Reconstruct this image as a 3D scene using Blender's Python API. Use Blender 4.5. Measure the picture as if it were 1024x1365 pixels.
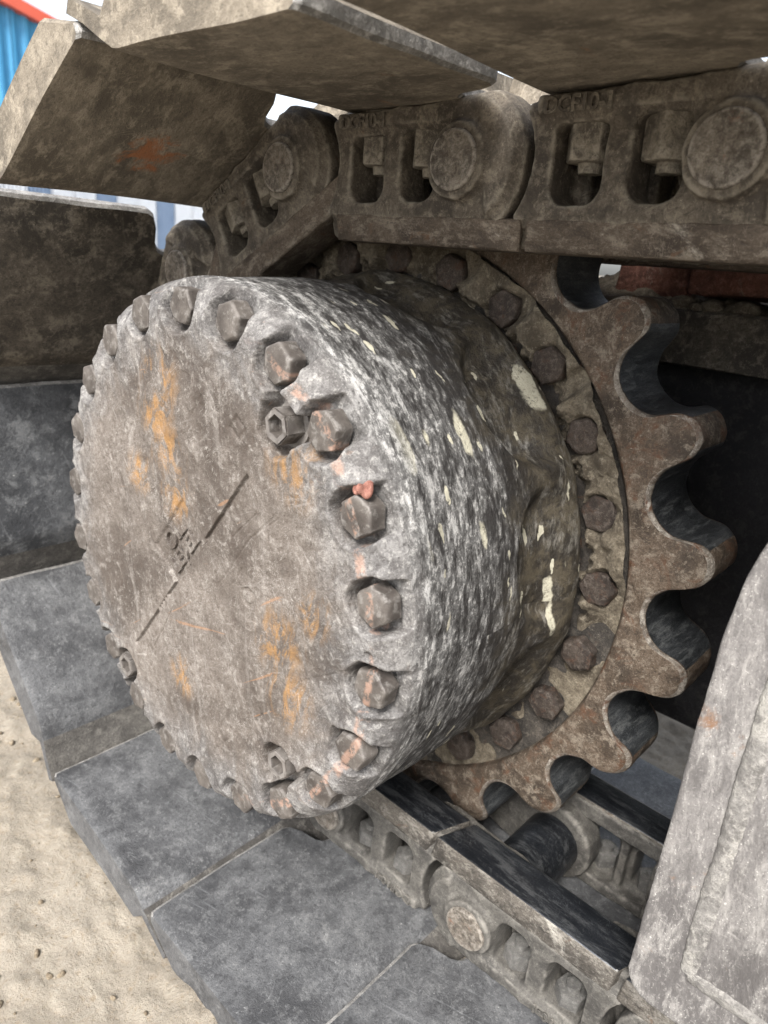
import bpy, bmesh, math, random
import numpy as np
from mathutils import Matrix, Vector
random.seed(7); np.random.seed(7)
PI = math.pi
scn = bpy.context.scene
col = scn.collection
for o in list(bpy.data.objects): bpy.data.objects.remove(o)

# ------------------------------------------------------------------ camera
cam = bpy.data.cameras.new('camera'); camo = bpy.data.objects.new('camera', cam); col.objects.link(camo)
RC = [[0.6760371, -0.7319518, 0.0849724], [-0.1934884, -0.2876004, -0.9380023], [0.7110106, 0.6176832, -0.3360527]]
CP = (-0.34941, -0.53819, 0.28986)
camo.matrix_world = Matrix(((RC[0][0], -RC[1][0], -RC[2][0], CP[0]), (RC[0][1], -RC[1][1], -RC[2][1], CP[1]),
                            (RC[0][2], -RC[1][2], -RC[2][2], CP[2]), (0, 0, 0, 1)))
cam.sensor_fit = 'VERTICAL'; cam.sensor_height = 36.0; cam.sensor_width = 27.0; cam.lens = 951.5 / 1365 * 36
cam.clip_start = 0.01; cam.clip_end = 3000
cam.dof.use_dof = True; cam.dof.focus_distance = 0.62; cam.dof.aperture_fstop = 7.0
scn.camera = camo

# ------------------------------------------------------------------ world, sun, exposure
SUN_EL, SUN_AZ = 47, 200     # azimuth measured from +X towards +Y: light from the outboard side
w = bpy.data.worlds.new('World'); scn.world = w; w.use_nodes = True
wn = w.node_tree.nodes; wl = w.node_tree.links
bg = wn['Background']
sky = wn.new('ShaderNodeTexSky'); sky.sky_type = 'NISHITA'; sky.sun_disc = False
sky.sun_elevation = math.radians(SUN_EL); sky.sun_rotation = math.radians(90 - SUN_AZ)
sky.dust_density = 3.0; sky.air_density = 1.0
hs = wn.new('ShaderNodeHueSaturation'); hs.inputs['Saturation'].default_value = 0.38
wl.new(sky.outputs[0], hs.inputs['Color']); wl.new(hs.outputs[0], bg.inputs[0])
bg.inputs[1].default_value = 0.085
sl = bpy.data.lights.new('sun', 'SUN'); sl.energy = 1.5; sl.angle = math.radians(20); sl.color = (1.0, .965, .92)
so = bpy.data.objects.new('sun', sl); col.objects.link(so)
sd = Vector((math.cos(math.radians(SUN_AZ)) * math.cos(math.radians(SUN_EL)), math.sin(math.radians(SUN_AZ)) * math.cos(math.radians(SUN_EL)), math.sin(math.radians(SUN_EL))))
so.rotation_euler = sd.to_track_quat('Z', 'Y').to_euler()
vs = scn.view_settings; vs.view_transform = 'Standard'; vs.look = 'None'; vs.gamma = 1.0; vs.exposure = 2.0; vs.use_curve_mapping = False

# ------------------------------------------------------------------ helpers: objects
def mesh_from(name, V, F, smooth=True):
    me = bpy.data.meshes.new(name)
    V = np.asarray(V, dtype=np.float32)
    if isinstance(F, np.ndarray):
        n, k = F.shape
        me.vertices.add(len(V)); me.vertices.foreach_set('co', V.ravel())
        me.loops.add(n * k); me.loops.foreach_set('vertex_index', F.astype(np.int32).ravel())
        me.polygons.add(n); me.polygons.foreach_set('loop_start', np.arange(0, n * k, k, dtype=np.int32))
        try: me.polygons.foreach_set('loop_total', np.full(n, k, dtype=np.int32))
        except Exception: pass
        me.update(calc_edges=True)
    else:
        me.from_pydata([tuple(map(float, v)) for v in V], [], F); me.update()
    me.validate()
    me.polygons.foreach_set('use_smooth', np.full(len(me.polygons), smooth))
    return me
def add(name, me, mat=None, parent=None):
    o = bpy.data.objects.new(name, me); col.objects.link(o)
    if mat is not None and me is not None and not me.materials: me.materials.append(mat)
    if parent is not None: o.parent = parent
    return o
def empty(name, loc=(0, 0, 0)):
    o = bpy.data.objects.new(name, None); col.objects.link(o); o.location = loc; o.empty_display_size = .05; return o
def tag(o, label=None, cat=None, group=None, kind=None):
    if label: o['label'] = label
    if cat: o['category'] = cat
    if group: o['group'] = group
    if kind: o['kind'] = kind
    return o
def bm_mesh(name, bm, smooth=True):
    me = bpy.data.meshes.new(name); bmesh.ops.recalc_face_normals(bm, faces=bm.faces[:]); bm.to_mesh(me); bm.free()
    me.polygons.foreach_set('use_smooth', np.full(len(me.polygons), smooth)); return me
def grid_faces(nu, nv, wrap_v=False):
    i = np.arange(nu - 1)[:, None]; j = np.arange(nv if wrap_v else nv - 1)[None, :]
    a = i * nv + j; b = i * nv + (j + 1) % nv; c = (i + 1) * nv + (j + 1) % nv; d = (i + 1) * nv + j
    return np.stack([a, b, c, d], -1).reshape(-1, 4)
def vnoise(x, y, seed=0, octs=4):
    rs = np.random.RandomState(seed); out = 0; amp = 1; tot = 0
    for k in range(octs):
        tab = rs.rand(64, 64); xi = np.floor(x).astype(int); yi = np.floor(y).astype(int); fx = x - xi; fy = y - yi
        fx = fx * fx * (3 - 2 * fx); fy = fy * fy * (3 - 2 * fy)
        g = lambda a, b: tab[a % 64, b % 64]
        v = (g(xi, yi) * (1 - fx) + g(xi + 1, yi) * fx) * (1 - fy) + (g(xi, yi + 1) * (1 - fx) + g(xi + 1, yi + 1) * fx) * fy
        out = out + amp * v; tot += amp; amp *= .5; x = x * 2.03 + 11.3; y = y * 2.03 + 5.7
    return out / tot
def sstep(a, b, x):
    t = np.clip((x - a) / (b - a), 0, 1); return t * t * (3 - 2 * t)
def bev(bm, off, seg=2, ang=30):
    ed = [e for e in bm.edges if len(e.link_faces) == 2 and e.calc_face_angle(0) > math.radians(ang)]
    bmesh.ops.bevel(bm, geom=ed, offset=off, segments=seg, affect='EDGES', profile=.6, clamp_overlap=True)
def box_bm(lo, hi, off=0, seg=2):
    bm = bmesh.new(); bmesh.ops.create_cube(bm, size=1)
    for v in bm.verts: v.co = Vector([lo[i] + (v.co[i] + .5) * (hi[i] - lo[i]) for i in range(3)])
    if off: bev(bm, off, seg)
    return bm
def lumpy(name, r, seed, sub=3, amp=.25, sc=(1, 1, 1)):
    bm = bmesh.new(); bmesh.ops.create_icosphere(bm, subdivisions=sub, radius=1)
    rs = np.random.RandomState(seed); ph = rs.rand(6, 3) * 9; fr = rs.randn(6, 3) * 2.2
    for v in bm.verts:
        d = sum(math.sin(fr[k] @ np.array(v.co) + ph[k, 0]) for k in range(6)) / 6
        q = max(abs(v.co.x), abs(v.co.y), abs(v.co.z))
        v.co = v.co * (1 + amp * d) * (.75 + .25 / q) * r
        v.co = Vector((v.co.x * sc[0], v.co.y * sc[1], v.co.z * sc[2]))
    return bm_mesh(name, bm)

# ------------------------------------------------------------------ helpers: materials
class NT:
    def __init__(s, name, texobj=None, world=False):
        s.m = bpy.data.materials.new(name); s.m.use_nodes = True; s.t = s.m.node_tree; s.n = s.t.nodes; s.l = s.t.links
        s.b = s.n['Principled BSDF']
        tc = s.n.new('ShaderNodeTexCoord')
        if texobj: tc.object = texobj
        s.co = tc.outputs['Object']; s.raw = s.co
        if texobj is None and not world:      # shift the pattern from copy to copy
            oi = s.n.new('ShaderNodeObjectInfo')
            s.co = s.vmath('ADD', s.co, s.vscale(s.comb(oi.outputs['Random'], oi.outputs['Random'], oi.outputs['Random']), (37., 61., 17.)))
    def put(s, sock, v):
        if v is None: return
        if isinstance(v, bpy.types.NodeSocket): s.l.new(v, sock)
        else:
            if sock.type == 'RGBA' and not hasattr(v, '__len__'): v = (v, v, v, 1)
            elif sock.type == 'RGBA' and len(v) == 3: v = (*v, 1)
            sock.default_value = v
    def node(s, t, **kw):
        n = s.n.new(t)
        for k, v in kw.items(): setattr(n, k, v)
        return n
    def math(s, op, a, b=None, c=None, clamp=False):
        n = s.node('ShaderNodeMath', operation=op, use_clamp=clamp)
        for i, v in enumerate((a, b, c)): s.put(n.inputs[i], v) if v is not None else None
        return n.outputs[0]
    def vmath(s, op, a, b=None):
        n = s.node('ShaderNodeVectorMath', operation=op); s.put(n.inputs[0], a)
        if b is not None: s.put(n.inputs[1], b)
        return n.outputs['Value'] if op in ('LENGTH', 'DISTANCE', 'DOT_PRODUCT') else n.outputs[0]
    def vscale(s, a, sc): return s.vmath('MULTIPLY', a, sc)
    def comb(s, x, y, z):
        n = s.node('ShaderNodeCombineXYZ'); [s.put(n.inputs[i], v) for i, v in enumerate((x, y, z))]; return n.outputs[0]
    def sep(s, v):
        n = s.node('ShaderNodeSeparateXYZ'); s.put(n.inputs[0], v); return n.outputs
    def rot(s, v, e):
        n = s.node('ShaderNodeMapping'); s.put(n.inputs['Vector'], v); n.inputs['Rotation'].default_value = e; return n.outputs[0]
    def noise(s, scale, detail=6, rough=.55, dist=0, v=None, off=0):
        n = s.node('ShaderNodeTexNoise'); vv = s.co if v is None else v
        if off: vv = s.vmath('ADD', vv, (off, off * 1.7, off * .6))
        s.put(n.inputs['Vector'], vv); n.inputs['Scale'].default_value = scale; n.inputs['Detail'].default_value = detail
        n.inputs['Roughness'].default_value = rough; n.inputs['Distortion'].default_value = dist
        return n.outputs[0]
    def voro(s, scale, v=None, feat='F1', rnd=1):
        n = s.node('ShaderNodeTexVoronoi', feature=feat); s.put(n.inputs['Vector'], s.co if v is None else v)
        n.inputs['Scale'].default_value = scale; n.inputs['Randomness'].default_value = rnd
        return n.outputs['Distance'], n.outputs['Color']
    def step(s, x, a, b):
        n = s.node('ShaderNodeMapRange', interpolation_type='SMOOTHSTEP'); s.put(n.inputs[0], x)
        n.inputs[1].default_value = min(a, b); n.inputs[2].default_value = max(a, b)
        n.inputs[3].default_value = 0 if a < b else 1; n.inputs[4].default_value = 1 if a < b else 0
        return n.outputs[0]
    def mix(s, f, a, b, mode='MIX'):
        n = s.node('ShaderNodeMix', data_type='RGBA', blend_type=mode); s.put(n.inputs[0], f); s.put(n.inputs[6], a); s.put(n.inputs[7], b); return n.outputs[2]
    def mul(s, a, b): return s.math('MULTIPLY', a, b)
    def scratches(s, ang_list, v=None, scale=1., thr=.66, w=.05):
        out = None
        for k, e in enumerate(ang_list):
            vv = s.rot(s.co if v is None else v, e); vv = s.vmath('MULTIPLY', vv, (260 * scale, 14 * scale, 260 * scale))
            m = s.step(s.noise(1., 2, .5, .4, vv, 3.1 * k + 1), thr, thr + w)
            out = m if out is None else s.math('MAXIMUM', out, m)
        return out
    def hairs(s, scale, wd=.012, dist=1.2, v=None, off=0):
        return s.step(s.math('ABSOLUTE', s.math('SUBTRACT', s.noise(scale, 2, .5, dist, v, off), .5)), wd, wd * .3)
    def pointy(s):
        return s.node('ShaderNodeNewGeometry').outputs['Pointiness']
    def finish(s, colr, rough, bumps, metal=0., spec=.4):
        s.put(s.b.inputs['Base Color'], colr); s.put(s.b.inputs['Roughness'], rough); s.put(s.b.inputs['Metallic'], metal)
        s.put(s.b.inputs['Specular IOR Level'], spec)
        nrm = None
        for h, st, d in bumps:
            n = s.node('ShaderNodeBump'); n.inputs['Strength'].default_value = st; n.inputs['Distance'].default_value = d
            s.put(n.inputs['Height'], h)
            if nrm is not None: s.l.new(nrm, n.inputs['Normal'])
            nrm = n.outputs[0]
        if nrm is not None: s.l.new(nrm, s.b.inputs['Normal'])
        return s.m
def grime(name, dark, mid, light, rust=None, rust_thr=.62, dust=None, dust_thr=.6, speck=(.5, .48, .44), speck_thr=.68, sc=1., rough=(.55, .9),
          metal=0., scr=.4, scr_col=None, edge=None, bump=1., texobj=None, grain=None, spec=.35, lightamt=.8, wipe=.35, soft=1., spot=None):
    t = NT(name, texobj)
    co = t.co if grain is None else t.vmath('MULTIPLY', t.co, grain)
    n1 = t.noise(7 * sc, 5, .62, .6, co); n2 = t.noise(34 * sc, 5, .70, .3, co, 4); n3 = t.noise(150 * sc, 4, .75, 0, co, 9); n4 = t.noise(620, 2, .7, 0, None, 2)
    c = t.mix(t.step(n1, .36, .62), dark, mid)
    c = t.mix(t.mul(t.step(n2, .49, .66), lightamt), c, light)
    c = t.mix(t.mul(t.step(n2, .46, .34), .6), c, tuple(q * .8 for q in dark))
    c = t.mix(t.mul(t.mul(t.step(n3, .54, .66), t.step(n2, .38, .56)), .7), c, light)
    c = t.mix(t.mul(t.step(n3, .47, .35), .7), c, dark)
    c = t.mix(t.mul(t.step(n4, .46, .30), .3), c, tuple(q * .6 for q in dark)); c = t.mix(t.mul(t.mul(t.step(n4, .55, .70), t.step(n1, .4, .6)), .3), c, tuple(min(.8, q * 1.25) for q in light))
    if wipe:
        hw = t.mul(t.hairs(26 * sc, .016, 1.4, t.vmath('MULTIPLY', t.rot(t.co, (.3, .2, .6)), (1., 2.4, .8)), 5), t.step(t.noise(15 * sc, 3, .7, .5, None, 41), .47, .62))
        c = t.mix(t.mul(hw, wipe), c, tuple(min(.8, q * 1.3) for q in light))
    if rust:
        r1 = t.mul(t.step(t.noise(11 * sc, 5, .72, .8, None, 13), rust_thr, rust_thr + .12), t.step(n2, .3, .6))
        c = t.mix(r1, c, t.mix(n3, rust, tuple(x * .5 for x in rust)))
    if spot:
        sx, sy, sz = t.sep(t.raw); dd = t.vmath('DISTANCE', t.comb(sx, sy, 0.0), (spot[0], spot[1], 0.)); ns_ = t.noise(45, 4, .7, .6, t.raw, 3)
        sm_ = t.mul(t.step(t.math('ADD', dd, t.mul(t.math('SUBTRACT', ns_, .5), .10)), .030, .012), t.step(n3, .28, .45))
        c = t.mix(t.mul(sm_, .9), c, t.mix(n3, (.40, .16, .06), (.22, .085, .04)))
    if dust:
        d1 = t.mul(t.step(t.noise(5 * sc, 6, .74, 1.0, None, 21), dust_thr, dust_thr + .14), t.step(n3, .25, .6))
        c = t.mix(d1, c, dust)
    if scr:
        scm = t.scratches([(0, 0, .3), (.9, .1, 2.3)], scale=1.0)
        c = t.mix(t.mul(scm, scr), c, scr_col or light)
    sp = t.step(t.noise(330 * sc, 2, .5, 0, None, 31), speck_thr, speck_thr + .06)
    c = t.mix(t.mul(t.mul(sp, t.step(n2, .40, .60)), .6), c, speck)
    if edge:
        e = t.mul(t.step(t.pointy(), .507, .55), t.step(n2, .34, .58)); c = t.mix(t.mul(e, .8), c, edge)
    ro = t.math('ADD', rough[0], t.mul(n2, (rough[1] - rough[0])))
    return t.finish(c, ro, [(n1, .2 * bump * soft, .010), (n2, .45 * bump * soft, .005), (n3, .55 * bump, .0022), (n4, .35 * bump, .0009)], metal, spec)

M = {}
# ------------------------------------------------------------------ things that need an origin first
final_drive = tag(empty('final_drive'), 'grey scuffed drum-shaped final drive with a ring of bolts, in front of the toothed sprocket', 'gearbox')

# --- final drive material
t = NT('drum_cast', final_drive)
X, Y, Z = t.sep(t.co)
rad = t.math('SQRT', t.math('ADD', t.mul(Y, Y), t.mul(Z, Z))); ang = t.math('ARCTAN2', Z, Y)
n1 = t.noise(8, 5, .64, .5); n2 = t.noise(40, 5, .70, .4, None, 4); n3 = t.noise(170, 4, .76, 0, None, 9); n4 = t.noise(640, 2, .7, 0, None, 2)
c = t.mix(t.step(n1, .34, .66), (.068, .055, .046), (.160, .138, .120))
c = t.mix(t.mul(t.step(n2, .50, .68), .55), c, (.25, .226, .203))
c = t.mix(t.mul(t.mul(t.step(n3, .53, .66), t.step(n2, .36, .56)), .6), c, (.30, .278, .252))
c = t.mix(t.mul(t.step(n3, .5, .32), .7), c, (.075, .058, .047))
vs_ = t.vmath('MULTIPLY', t.rot(t.co, (.12, 0, 0)), (40, 60, 7)); c = t.mix(t.mul(t.step(t.noise(1, 5, .6, .8, vs_), .56, .72), .30), c, (.34, .315, .29))
och = None
for (py, pz, pr) in ((.048, .165, .045), (.052, .135, .04), (.033, .104, .04), (.02, .064, .035), (-.133, -.023, .042), (-.178, .019, .028), (-.150, -.07, .04), (-.146, .136, .045), (.012, -.127, .03), (.085, .07, .03)):
    d = t.vmath('DISTANCE', t.comb(0, Y, Z), (0, py, pz)); m_ = t.step(d, pr, pr * .15); och = m_ if och is None else t.math('MAXIMUM', och, m_)
och = t.mul(och, t.step(X, .02, .0)); on = t.noise(26, 9, .75, 1.4, t.vmath('MULTIPLY', t.co, (1, 1.6, .8)), 15)
c = t.mix(t.mul(t.mul(och, t.step(on, .46, .60)), .85), c, t.mix(n3, (.42, .235, .075), (.20, .10, .04)))
c = t.mix(t.mul(t.step(n4, .46, .30), .3), c, (.05, .038, .03)); c = t.mix(t.mul(t.mul(t.step(n4, .55, .70), t.step(n1, .42, .6)), .3), c, (.42, .39, .36))
hair = t.mul(t.scratches([(.4, 0, 0), (1.75, 0, 0), (2.3, 0, 0)], scale=1.5, thr=.66, w=.08), t.step(n1, .42, .62))
hl = t.math('MAXIMUM', t.hairs(34, .010, 1.5, t.vmath('MULTIPLY', t.rot(t.co, (.5, 0, 0)), (1, 2.2, .7)), 3), t.hairs(52, .012, 2.0, t.vmath('MULTIPLY', t.rot(t.co, (-.8, 0, 0)), (1, 2.0, .6)), 9))
hl = t.mul(hl, t.step(t.noise(20, 4, .7, .5, None, 40), .44, .60))
c = t.mix(t.mul(t.mul(t.math('MAXIMUM', hair, hl), t.step(X, .03, .0)), .32), c, (.46, .44, .41))
rh = t.scratches([(.25, 0, 0), (.62, 0, 0)], scale=.45, thr=.72, w=.03)
c = t.mix(t.mul(t.mul(rh, t.step(X, .03, .0)), .45), c, (.34, .18, .09))
# rim: rubbed grey
rimn = t.math('ADD', rad, t.mul(t.math('SUBTRACT', t.noise(14, 5, .7, .8, None, 44), .5), .16)); rim = t.step(rimn, .170, .245)
gcol = t.mix(t.step(n2, .38, .64), (.085, .084, .086), (.25, .248, .245)); gcol = t.mix(t.mul(t.step(n3, .53, .67), .6), gcol, (.41, .405, .385)); gcol = t.mix(t.mul(t.step(n3, .48, .34), .75), gcol, (.065, .064, .066)); gcol = t.mix(t.mul(t.step(n4, .47, .32), .5), gcol, (.05, .05, .05)); gcol = t.mix(t.mul(t.step(n4, .55, .7), .25), gcol, (.50, .495, .475))
c = t.mix(t.mul(rim, .7), c, gcol)
# side of the drum: streaks round the circumference
sv = t.comb(t.math('ADD', t.mul(X, 105), t.mul(ang, 3.0)), t.mul(ang, 8.5), t.mul(rad, 5)); s1 = t.noise(1.0, 5, .66, .5, sv); s2 = t.noise(3.1, 4, .72, .3, sv, 5)
stf = t.math('ADD', t.mul(s1, .62), t.mul(s2, .38))
stf = t.math('ADD', stf, t.mul(t.math('SUBTRACT', n1, .5), .16))
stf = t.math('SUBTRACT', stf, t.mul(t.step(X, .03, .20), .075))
scol = t.mix(t.step(stf, .40, .50), (.024, .022, .021), (.092, .090, .087)); scol = t.mix(t.step(stf, .50, .60), scol, (.31, .305, .295))
scol = t.mix(t.mul(t.mul(t.step(n3, .54, .64), t.step(stf, .42, .52)), .6), scol, (.44, .43, .41)); scol = t.mix(t.mul(t.step(n3, .47, .36), .7), scol, (.022, .020, .019)); scol = t.mix(t.mul(t.mul(t.step(n4, .55, .68), t.step(stf, .44, .54)), .4), scol, (.52, .51, .49))
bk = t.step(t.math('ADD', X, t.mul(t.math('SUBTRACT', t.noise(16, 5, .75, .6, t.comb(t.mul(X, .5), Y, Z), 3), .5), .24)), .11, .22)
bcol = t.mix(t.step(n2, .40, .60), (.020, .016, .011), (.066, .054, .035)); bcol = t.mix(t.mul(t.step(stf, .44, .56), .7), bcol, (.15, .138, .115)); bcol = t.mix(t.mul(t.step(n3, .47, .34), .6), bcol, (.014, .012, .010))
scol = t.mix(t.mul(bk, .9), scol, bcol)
side = t.step(t.math('ADD', X, t.mul(t.math('SUBTRACT', n2, .5), .03)), .012, .034)
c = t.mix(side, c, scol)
# cream splashes of dried mud
vv = t.comb(t.mul(X, 1.6), t.mul(ang, .13), 0.0); vv = t.vmath('ADD', vv, t.vscale(t.comb(t.noise(55, 3, .55), t.noise(55, 3, .55, 0, None, 7), 0.0), (.020, .014, 0.)))
vd, vc = t.voro(24, vv); vr = t.sep(vc)
blob = t.mul(t.step(t.math('SUBTRACT', vd, t.mul(vr[0], .26)), .12, .05), t.math('GREATER_THAN', vr[1], .50))
vd2, vc2 = t.voro(62, vv); vr2 = t.sep(vc2); blob2 = t.mul(t.step(t.math('SUBTRACT', vd2, t.mul(vr2[0], .22)), .10, .05), t.math('GREATER_THAN', vr2[1], .50))
blob = t.mul(t.math('MAXIMUM', blob, blob2), t.mul(t.step(X, .035, .07), t.step(n3, .25, .5)))
blob = t.mul(blob, t.step(n3, .26, .40))
c = t.mix(t.mul(blob, .92), c, t.mix(n2, (.34, .32, .24), (.58, .55, .44)))
# orange paint marks dabbed over the bolts on the camera side
wob = t.mul(t.math('SUBTRACT', t.noise(9, 3, .5, 0, None, 8), .5), .030)
pm = t.mul(t.step(t.math('ABSOLUTE', t.math('SUBTRACT', t.math('ADD', rad, wob), .2385)), .0058, .0025), t.step(t.noise(46, 5, .75, .4, None, 18), .47, .60))
pm = t.mul(pm, t.step(Y, -.07, -.13)); pm = t.mul(pm, t.step(X, .035, .02))
c = t.mix(t.mul(pm, .5), c, t.mix(n3, (.50, .33, .25), (.36, .20, .135)))
hgt = t.math('ADD', t.mul(s1, side), t.mul(blob, .5))
M['drum'] = t.finish(c, t.math('ADD', .5, t.mul(n2, .4)), [(n1, .2, .008), (n2, .45, .005), (n3, .65, .0022), (n4, .4, .0008), (hgt, .10, .0015)], .08, .4)
# bolts share the drum's coordinates
t = NT('bolt_steel', final_drive)
n1 = t.noise(30, 6, .65); n2 = t.noise(120, 6, .7, .3, None, 4); n3 = t.noise(420, 3, .7, 0, None, 9)
X, Y, Z = t.sep(t.co); rad = t.math('SQRT', t.math('ADD', t.mul(Y, Y), t.mul(Z, Z)))
c = t.mix(t.step(n1, .3, .7), (.048, .040, .035), (.130, .115, .102)); c = t.mix(t.mul(t.step(n2, .50, .66), .65), c, (.24, .227, .21)); c = t.mix(t.mul(t.step(n2, .45, .3), .6), c, (.06, .052, .045))
c = t.mix(t.mul(t.step(t.pointy(), .52, .6), .25), c, (.44, .42, .40))
wob = t.mul(t.math('SUBTRACT', t.noise(9, 3, .5, 0, None, 8), .5), .030)
pm = t.mul(t.step(t.math('ABSOLUTE', t.math('SUBTRACT', t.math('ADD', rad, wob), .2385)), .0050, .0022), t.step(t.noise(90, 5, .75, .4, None, 18), .44, .56)); pm = t.mul(pm, t.step(Y, -.07, -.13))
c = t.mix(t.mul(pm, .5), c, t.mix(n3, (.52, .34, .26), (.38, .21, .14)))
M['bolt'] = t.finish(c, t.math('ADD', .42, t.mul(n2, .4)), [(n1, .3, .002), (n2, .6, .0014), (n3, .4, .0006)], .15, .45)

M['shoe_mud'] = grime('shoe_dry_mud', (.10, .085, .066), (.20, .171, .132), (.30, .262, .205), rust=(.38, .17, .075), rust_thr=.66, dust=(.36, .315, .245), dust_thr=.58, speck=(.40, .36, .29), speck_thr=.70, sc=1.3, rough=(.6, .95), scr=.12, grain=(1.6, .8, 1), soft=.3)  # browner than the lower shoes: partly mud, partly light put into the colour
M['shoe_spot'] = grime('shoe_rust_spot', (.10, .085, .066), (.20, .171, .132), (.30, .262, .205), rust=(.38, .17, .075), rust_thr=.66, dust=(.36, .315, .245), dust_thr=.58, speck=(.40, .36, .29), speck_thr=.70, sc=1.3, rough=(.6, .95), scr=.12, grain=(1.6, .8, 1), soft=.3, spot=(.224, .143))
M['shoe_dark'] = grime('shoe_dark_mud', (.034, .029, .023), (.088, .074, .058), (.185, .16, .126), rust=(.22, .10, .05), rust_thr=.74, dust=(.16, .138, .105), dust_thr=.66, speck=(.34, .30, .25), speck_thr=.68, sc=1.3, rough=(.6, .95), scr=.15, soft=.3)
M['shoe_steel'] = grime('shoe_worn_steel', (.045, .047, .051), (.100, .104, .111), (.185, .190, .195), rust=(.17, .125, .085), rust_thr=.72, dust=(.26, .26, .255), dust_thr=.62, speck=(.52, .52, .50), speck_thr=.68, sc=1.1, rough=(.38, .7), metal=.25, scr=.15, scr_col=(.36, .37, .38), spec=.5, wipe=.2, soft=.3)  # worn steel; its bluish tone is partly sky reflection put into the colour
M['shoe_dusty'] = grime('shoe_dusty_steel', (.052, .053, .056), (.112, .114, .118), (.195, .197, .198), rust=(.15, .12, .09), rust_thr=.66, dust=(.27, .27, .265), dust_thr=.60, speck=(.45, .45, .44), speck_thr=.68, sc=1.5, rough=(.42, .75), metal=.2, scr=.15, scr_col=(.38, .39, .40), spec=.5, wipe=.3, lightamt=.5, soft=.3)  # dusty lower shoes; blue-grey tone also carries some of the sky's light
M['shoe_edge'] = grime('shoe_worn_edge', (.15, .145, .135), (.28, .27, .255), (.44, .43, .41), sc=4, rough=(.4, .7), metal=.1, scr=.2)  # worn steel, lightened so the edges look lit: highlight put into the colour
M['lip_dirt'] = grime('shoe_lip_dirt', (.058, .054, .050), (.108, .101, .092), (.175, .165, .148), sc=2, rough=(.7, 1.), scr=0, soft=.6)
M['link_mud'] = grime('link_dry_mud', (.046, .038, .030), (.108, .091, .071), (.205, .178, .140), rust=(.16, .08, .042), rust_thr=.62, dust=(.28, .245, .19), dust_thr=.58, lightamt=.6, soft=.6, speck=(.38, .34, .28), sc=2.2, rough=(.6, .92), scr=.12, edge=(.27, .245, .20))
M['link_grey'] = grime('link_grey_steel', (.052, .049, .045), (.100, .094, .084), (.165, .156, .139), rust=(.20, .12, .065), rust_thr=.68, dust=(.24, .225, .195), dust_thr=.62, lightamt=.5, soft=.6, speck=(.42, .40, .36), sc=2.2, rough=(.5, .85), metal=.1, scr=.25, edge=(.24, .225, .20))
M['rail_brown'] = grime('rail_brown', (.045, .034, .026), (.100, .078, .058), (.21, .18, .145), rust=(.16, .085, .045), rust_thr=.60, dust=(.38, .35, .30), dust_thr=.60, speck=(.42, .38, .33), sc=2.6, rough=(.45, .8), metal=.1, scr=.3, grain=(1, .5, 1))
M['rail_steel'] = grime('rail_polished', (.016, .018, .022), (.036, .040, .047), (.12, .125, .13), dust=(.17, .165, .155), dust_thr=.62, grain=(1, .22, 1), speck=(.22, .22, .22), speck_thr=.72, sc=2.0, rough=(.22, .5), metal=.6, scr=.25, bump=.35, spec=.5, soft=.3)
M['nut'] = grime('nut_muddy', (.07, .06, .048), (.15, .13, .10), (.25, .22, .18), dust=(.30, .265, .21), dust_thr=.56, sc=5, rough=(.6, .9), scr=.1, edge=(.30, .27, .22))
M['nut_dark'] = grime('nut_grey', (.075, .073, .069), (.115, .111, .104), (.175, .168, .157), dust=(.22, .21, .19), dust_thr=.62, sc=5, rough=(.5, .85), scr=.15, wipe=.1, soft=.15)
M['rail_side'] = grime('rail_side_grey', (.045, .040, .035), (.115, .102, .086), (.24, .222, .195), rust=(.15, .085, .05), rust_thr=.60, dust=(.36, .34, .30), dust_thr=.58, sc=2.6, rough=(.4, .75), metal=.15, scr=.35, grain=(1, .5, 1))
M['pin'] = grime('pin_end', (.06, .05, .04), (.135, .112, .088), (.26, .235, .20), rust=(.18, .07, .035), rust_thr=.60, dust=(.32, .29, .24), dust_thr=.60, sc=5, rough=(.5, .85), scr=.3, edge=(.34, .31, .27))
M['sprocket'] = grime('sprocket_rusty', (.038, .028, .020), (.095, .069, .049), (.20, .168, .132), rust=(.115, .058, .032), rust_thr=.52, dust=(.34, .305, .25), dust_thr=.62, speck=(.44, .40, .34), speck_thr=.66, sc=2.4, rough=(.5, .85), metal=.05, scr=.45, edge=(.44, .41, .36))
M['lip'] = grime('sprocket_lip', (.10, .085, .07), (.20, .175, .145), (.36, .33, .29), rust=(.115, .058, .032), rust_thr=.50, dust=(.42, .39, .34), dust_thr=.60, sc=4, rough=(.4, .7), metal=.15, scr=.3)
M['gullet'] = grime('gullet_polished', (.022, .024, .026), (.052, .056, .060), (.12, .125, .125), dust=(.16, .155, .14), dust_thr=.66, speck=(.2, .2, .19), sc=3, rough=(.32, .6), metal=.35, scr=.4, bump=.6, grain=(.35, 1.6, 1.6))
M['flange'] = grime('flange_dark', (.020, .018, .016), (.048, .042, .036), (.09, .078, .064), rust=(.13, .06, .03), rust_thr=.60, dust=(.17, .145, .11), dust_thr=.66, sc=3, rough=(.5, .9), scr=.1)
M['fbolt'] = grime('flange_bolt_steel', (.028, .021, .017), (.060, .046, .037), (.115, .097, .082), rust=(.085, .048, .032), rust_thr=.52, speck=(.5, .47, .43), speck_thr=.70, sc=5, rough=(.4, .75), metal=.1, scr=.3)
M['mud'] = grime('dried_clay', (.070, .057, .041), (.150, .126, .092), (.235, .205, .155), dust=(.30, .27, .21), dust_thr=.62, sc=3, rough=(.85, 1.), scr=0, bump=1.4)
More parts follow.
